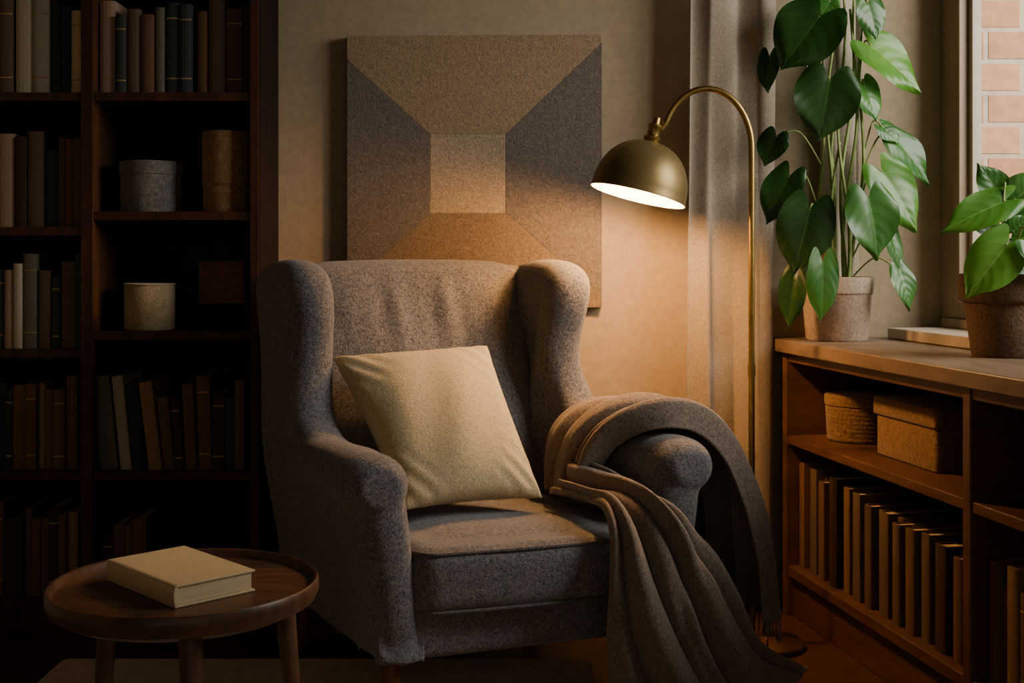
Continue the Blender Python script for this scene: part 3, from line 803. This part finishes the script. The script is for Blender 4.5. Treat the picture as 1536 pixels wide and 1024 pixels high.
class Vine:
    def __init__(s,x0,x1,y0,y1,top,ph): s.x0,s.x1,s.y0,s.y1,s.top,s.ph=x0,x1,y0,y1,top,ph
    def __call__(s,z):
        t=max(0,z)/420; return (s.x0+(s.x1-s.x0)*t+6*math.sin(z/55+s.ph), s.y0+(s.y1-s.y0)*t+.006*math.cos(z/40+s.ph))
def potA(g):
    mb=MB(); x,y=.935,3.455
    mb.lathe([(0,0),(.082,0),(.087,.006),(.098,.130),(.100,.134),(.103,.136),(.106,.176),(.104,.181),(.098,.182),(.095,.176),(.093,.150)],M['potA'],Matrix.Translation((x,y,.8005)),seg=64)
    mb.lathe([(.094,.158),(.05,.163),(0,.165)],M['soil'],Matrix.Translation((x,y,.8005)),seg=40)
    mb.build('pot',smooth=True,angle=40,parent=g)
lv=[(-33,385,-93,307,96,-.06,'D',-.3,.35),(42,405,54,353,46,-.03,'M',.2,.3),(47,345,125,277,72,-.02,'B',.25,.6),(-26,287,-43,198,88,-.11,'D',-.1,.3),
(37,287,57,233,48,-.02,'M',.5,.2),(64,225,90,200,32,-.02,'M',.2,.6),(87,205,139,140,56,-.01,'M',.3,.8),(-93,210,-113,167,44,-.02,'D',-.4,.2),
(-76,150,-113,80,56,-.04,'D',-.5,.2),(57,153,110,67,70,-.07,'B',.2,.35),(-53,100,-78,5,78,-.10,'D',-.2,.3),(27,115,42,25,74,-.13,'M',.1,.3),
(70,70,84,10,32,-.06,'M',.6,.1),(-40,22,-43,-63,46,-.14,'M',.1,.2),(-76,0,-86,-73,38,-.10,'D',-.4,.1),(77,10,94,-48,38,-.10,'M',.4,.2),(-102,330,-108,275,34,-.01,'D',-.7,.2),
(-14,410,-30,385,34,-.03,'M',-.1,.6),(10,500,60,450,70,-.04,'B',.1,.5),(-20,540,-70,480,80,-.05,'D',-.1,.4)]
vn=[Vine(-18,-5,-.02,-.01,430,0),(Vine(-8,10,.015,.01,470,1.3)),Vine(4,20,-.03,-.02,400,2.4),Vine(14,32,.01,.0,420,3.6),Vine(24,45,-.01,.0,360,5),Vine(-26,-28,.0,-.01,300,4.1),Vine(0,-20,.03,.02,560,5.5),Vine(8,-4,-.045,-.05,250,.7),Vine(-12,6,-.04,-.04,200,3.0)]
plant('potted_philodendron',.935,3.455,.9815,.00192,lv,vn,potA)
def potB(g):
    mb=MB(); x,y=1.175,2.87
    mb.lathe([(0,0),(.068,0),(.073,.006),(.088,.125),(.088,.128),(.097,.130),(.101,.135),(.102,.192),(.099,.197),(.093,.197),(.090,.190),(.088,.165)],M['potB'],Matrix.Translation((x,y,.8005)),seg=64)
    mb.lathe([(.089,.172),(.05,.178),(0,.18)],M['soil'],Matrix.Translation((x,y,.8005)),seg=40)
    mb.build('pot',smooth=True,angle=40,parent=g)
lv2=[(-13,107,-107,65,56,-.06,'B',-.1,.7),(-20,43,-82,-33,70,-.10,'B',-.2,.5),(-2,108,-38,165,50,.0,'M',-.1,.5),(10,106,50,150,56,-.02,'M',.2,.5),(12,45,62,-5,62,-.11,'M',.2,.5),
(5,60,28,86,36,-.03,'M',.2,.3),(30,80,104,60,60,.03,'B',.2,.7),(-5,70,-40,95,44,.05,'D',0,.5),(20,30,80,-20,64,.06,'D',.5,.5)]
plant('potted_plant',1.175,2.87,.9975,.0016,lv2,[],potB)

# ---------------------------------------------------------------- lights, world, camera
w=bpy.data.worlds.new('room_world'); scene.world=w; w.use_nodes=True
bg=w.node_tree.nodes['Background']; bg.inputs[0].default_value=(1.0,.82,.62,1); bg.inputs[1].default_value=.37
La=bpy.data.lights.new('daylight','AREA'); La.energy=150; La.color=(1,.95,.88); La.shape='RECTANGLE'; La.size=1.6; La.size_y=1.6
lo=bpy.data.objects.new('daylight',La); lo.location=(2.9,2.2,2.3); scene.collection.objects.link(lo)
lo.rotation_euler=(Vector((1.3,3.5,1.3))-lo.location).to_track_quat('-Z','Y').to_euler()
cam=bpy.data.cameras.new('camera'); co_=bpy.data.objects.new('camera',cam); scene.collection.objects.link(co_)
co_.location=(0,0,H); co_.rotation_euler=(math.pi/2,0,0)
cam.sensor_width=36; cam.lens=36*1800/1536; cam.shift_y=-(512-390)/1536; cam.clip_start=.05
scene.camera=co_

# origins: put each top-level object's origin at its own base centre
bpy.context.view_layer.update()
def bbox(objs):
    mn=Vector((1e9,)*3); mx=-mn
    for o in objs:
        if o.type!='MESH': continue
        for v in o.data.vertices:
            for i in range(3): mn[i]=min(mn[i],v.co[i]); mx[i]=max(mx[i],v.co[i])
    return mn,mx
for o in list(TOP.values()):
    if o.type=='MESH':
        mn,mx=bbox([o]); c=Vector(((mn.x+mx.x)/2,(mn.y+mx.y)/2,mn.z)); o.data.transform(Matrix.Translation(-c)); o.location=c
    else:
        mn,mx=bbox(o.children); c=Vector(((mn.x+mx.x)/2,(mn.y+mx.y)/2,mn.z)); o.location=c
        for ch in o.children: ch.matrix_parent_inverse=Matrix.Translation(-c)
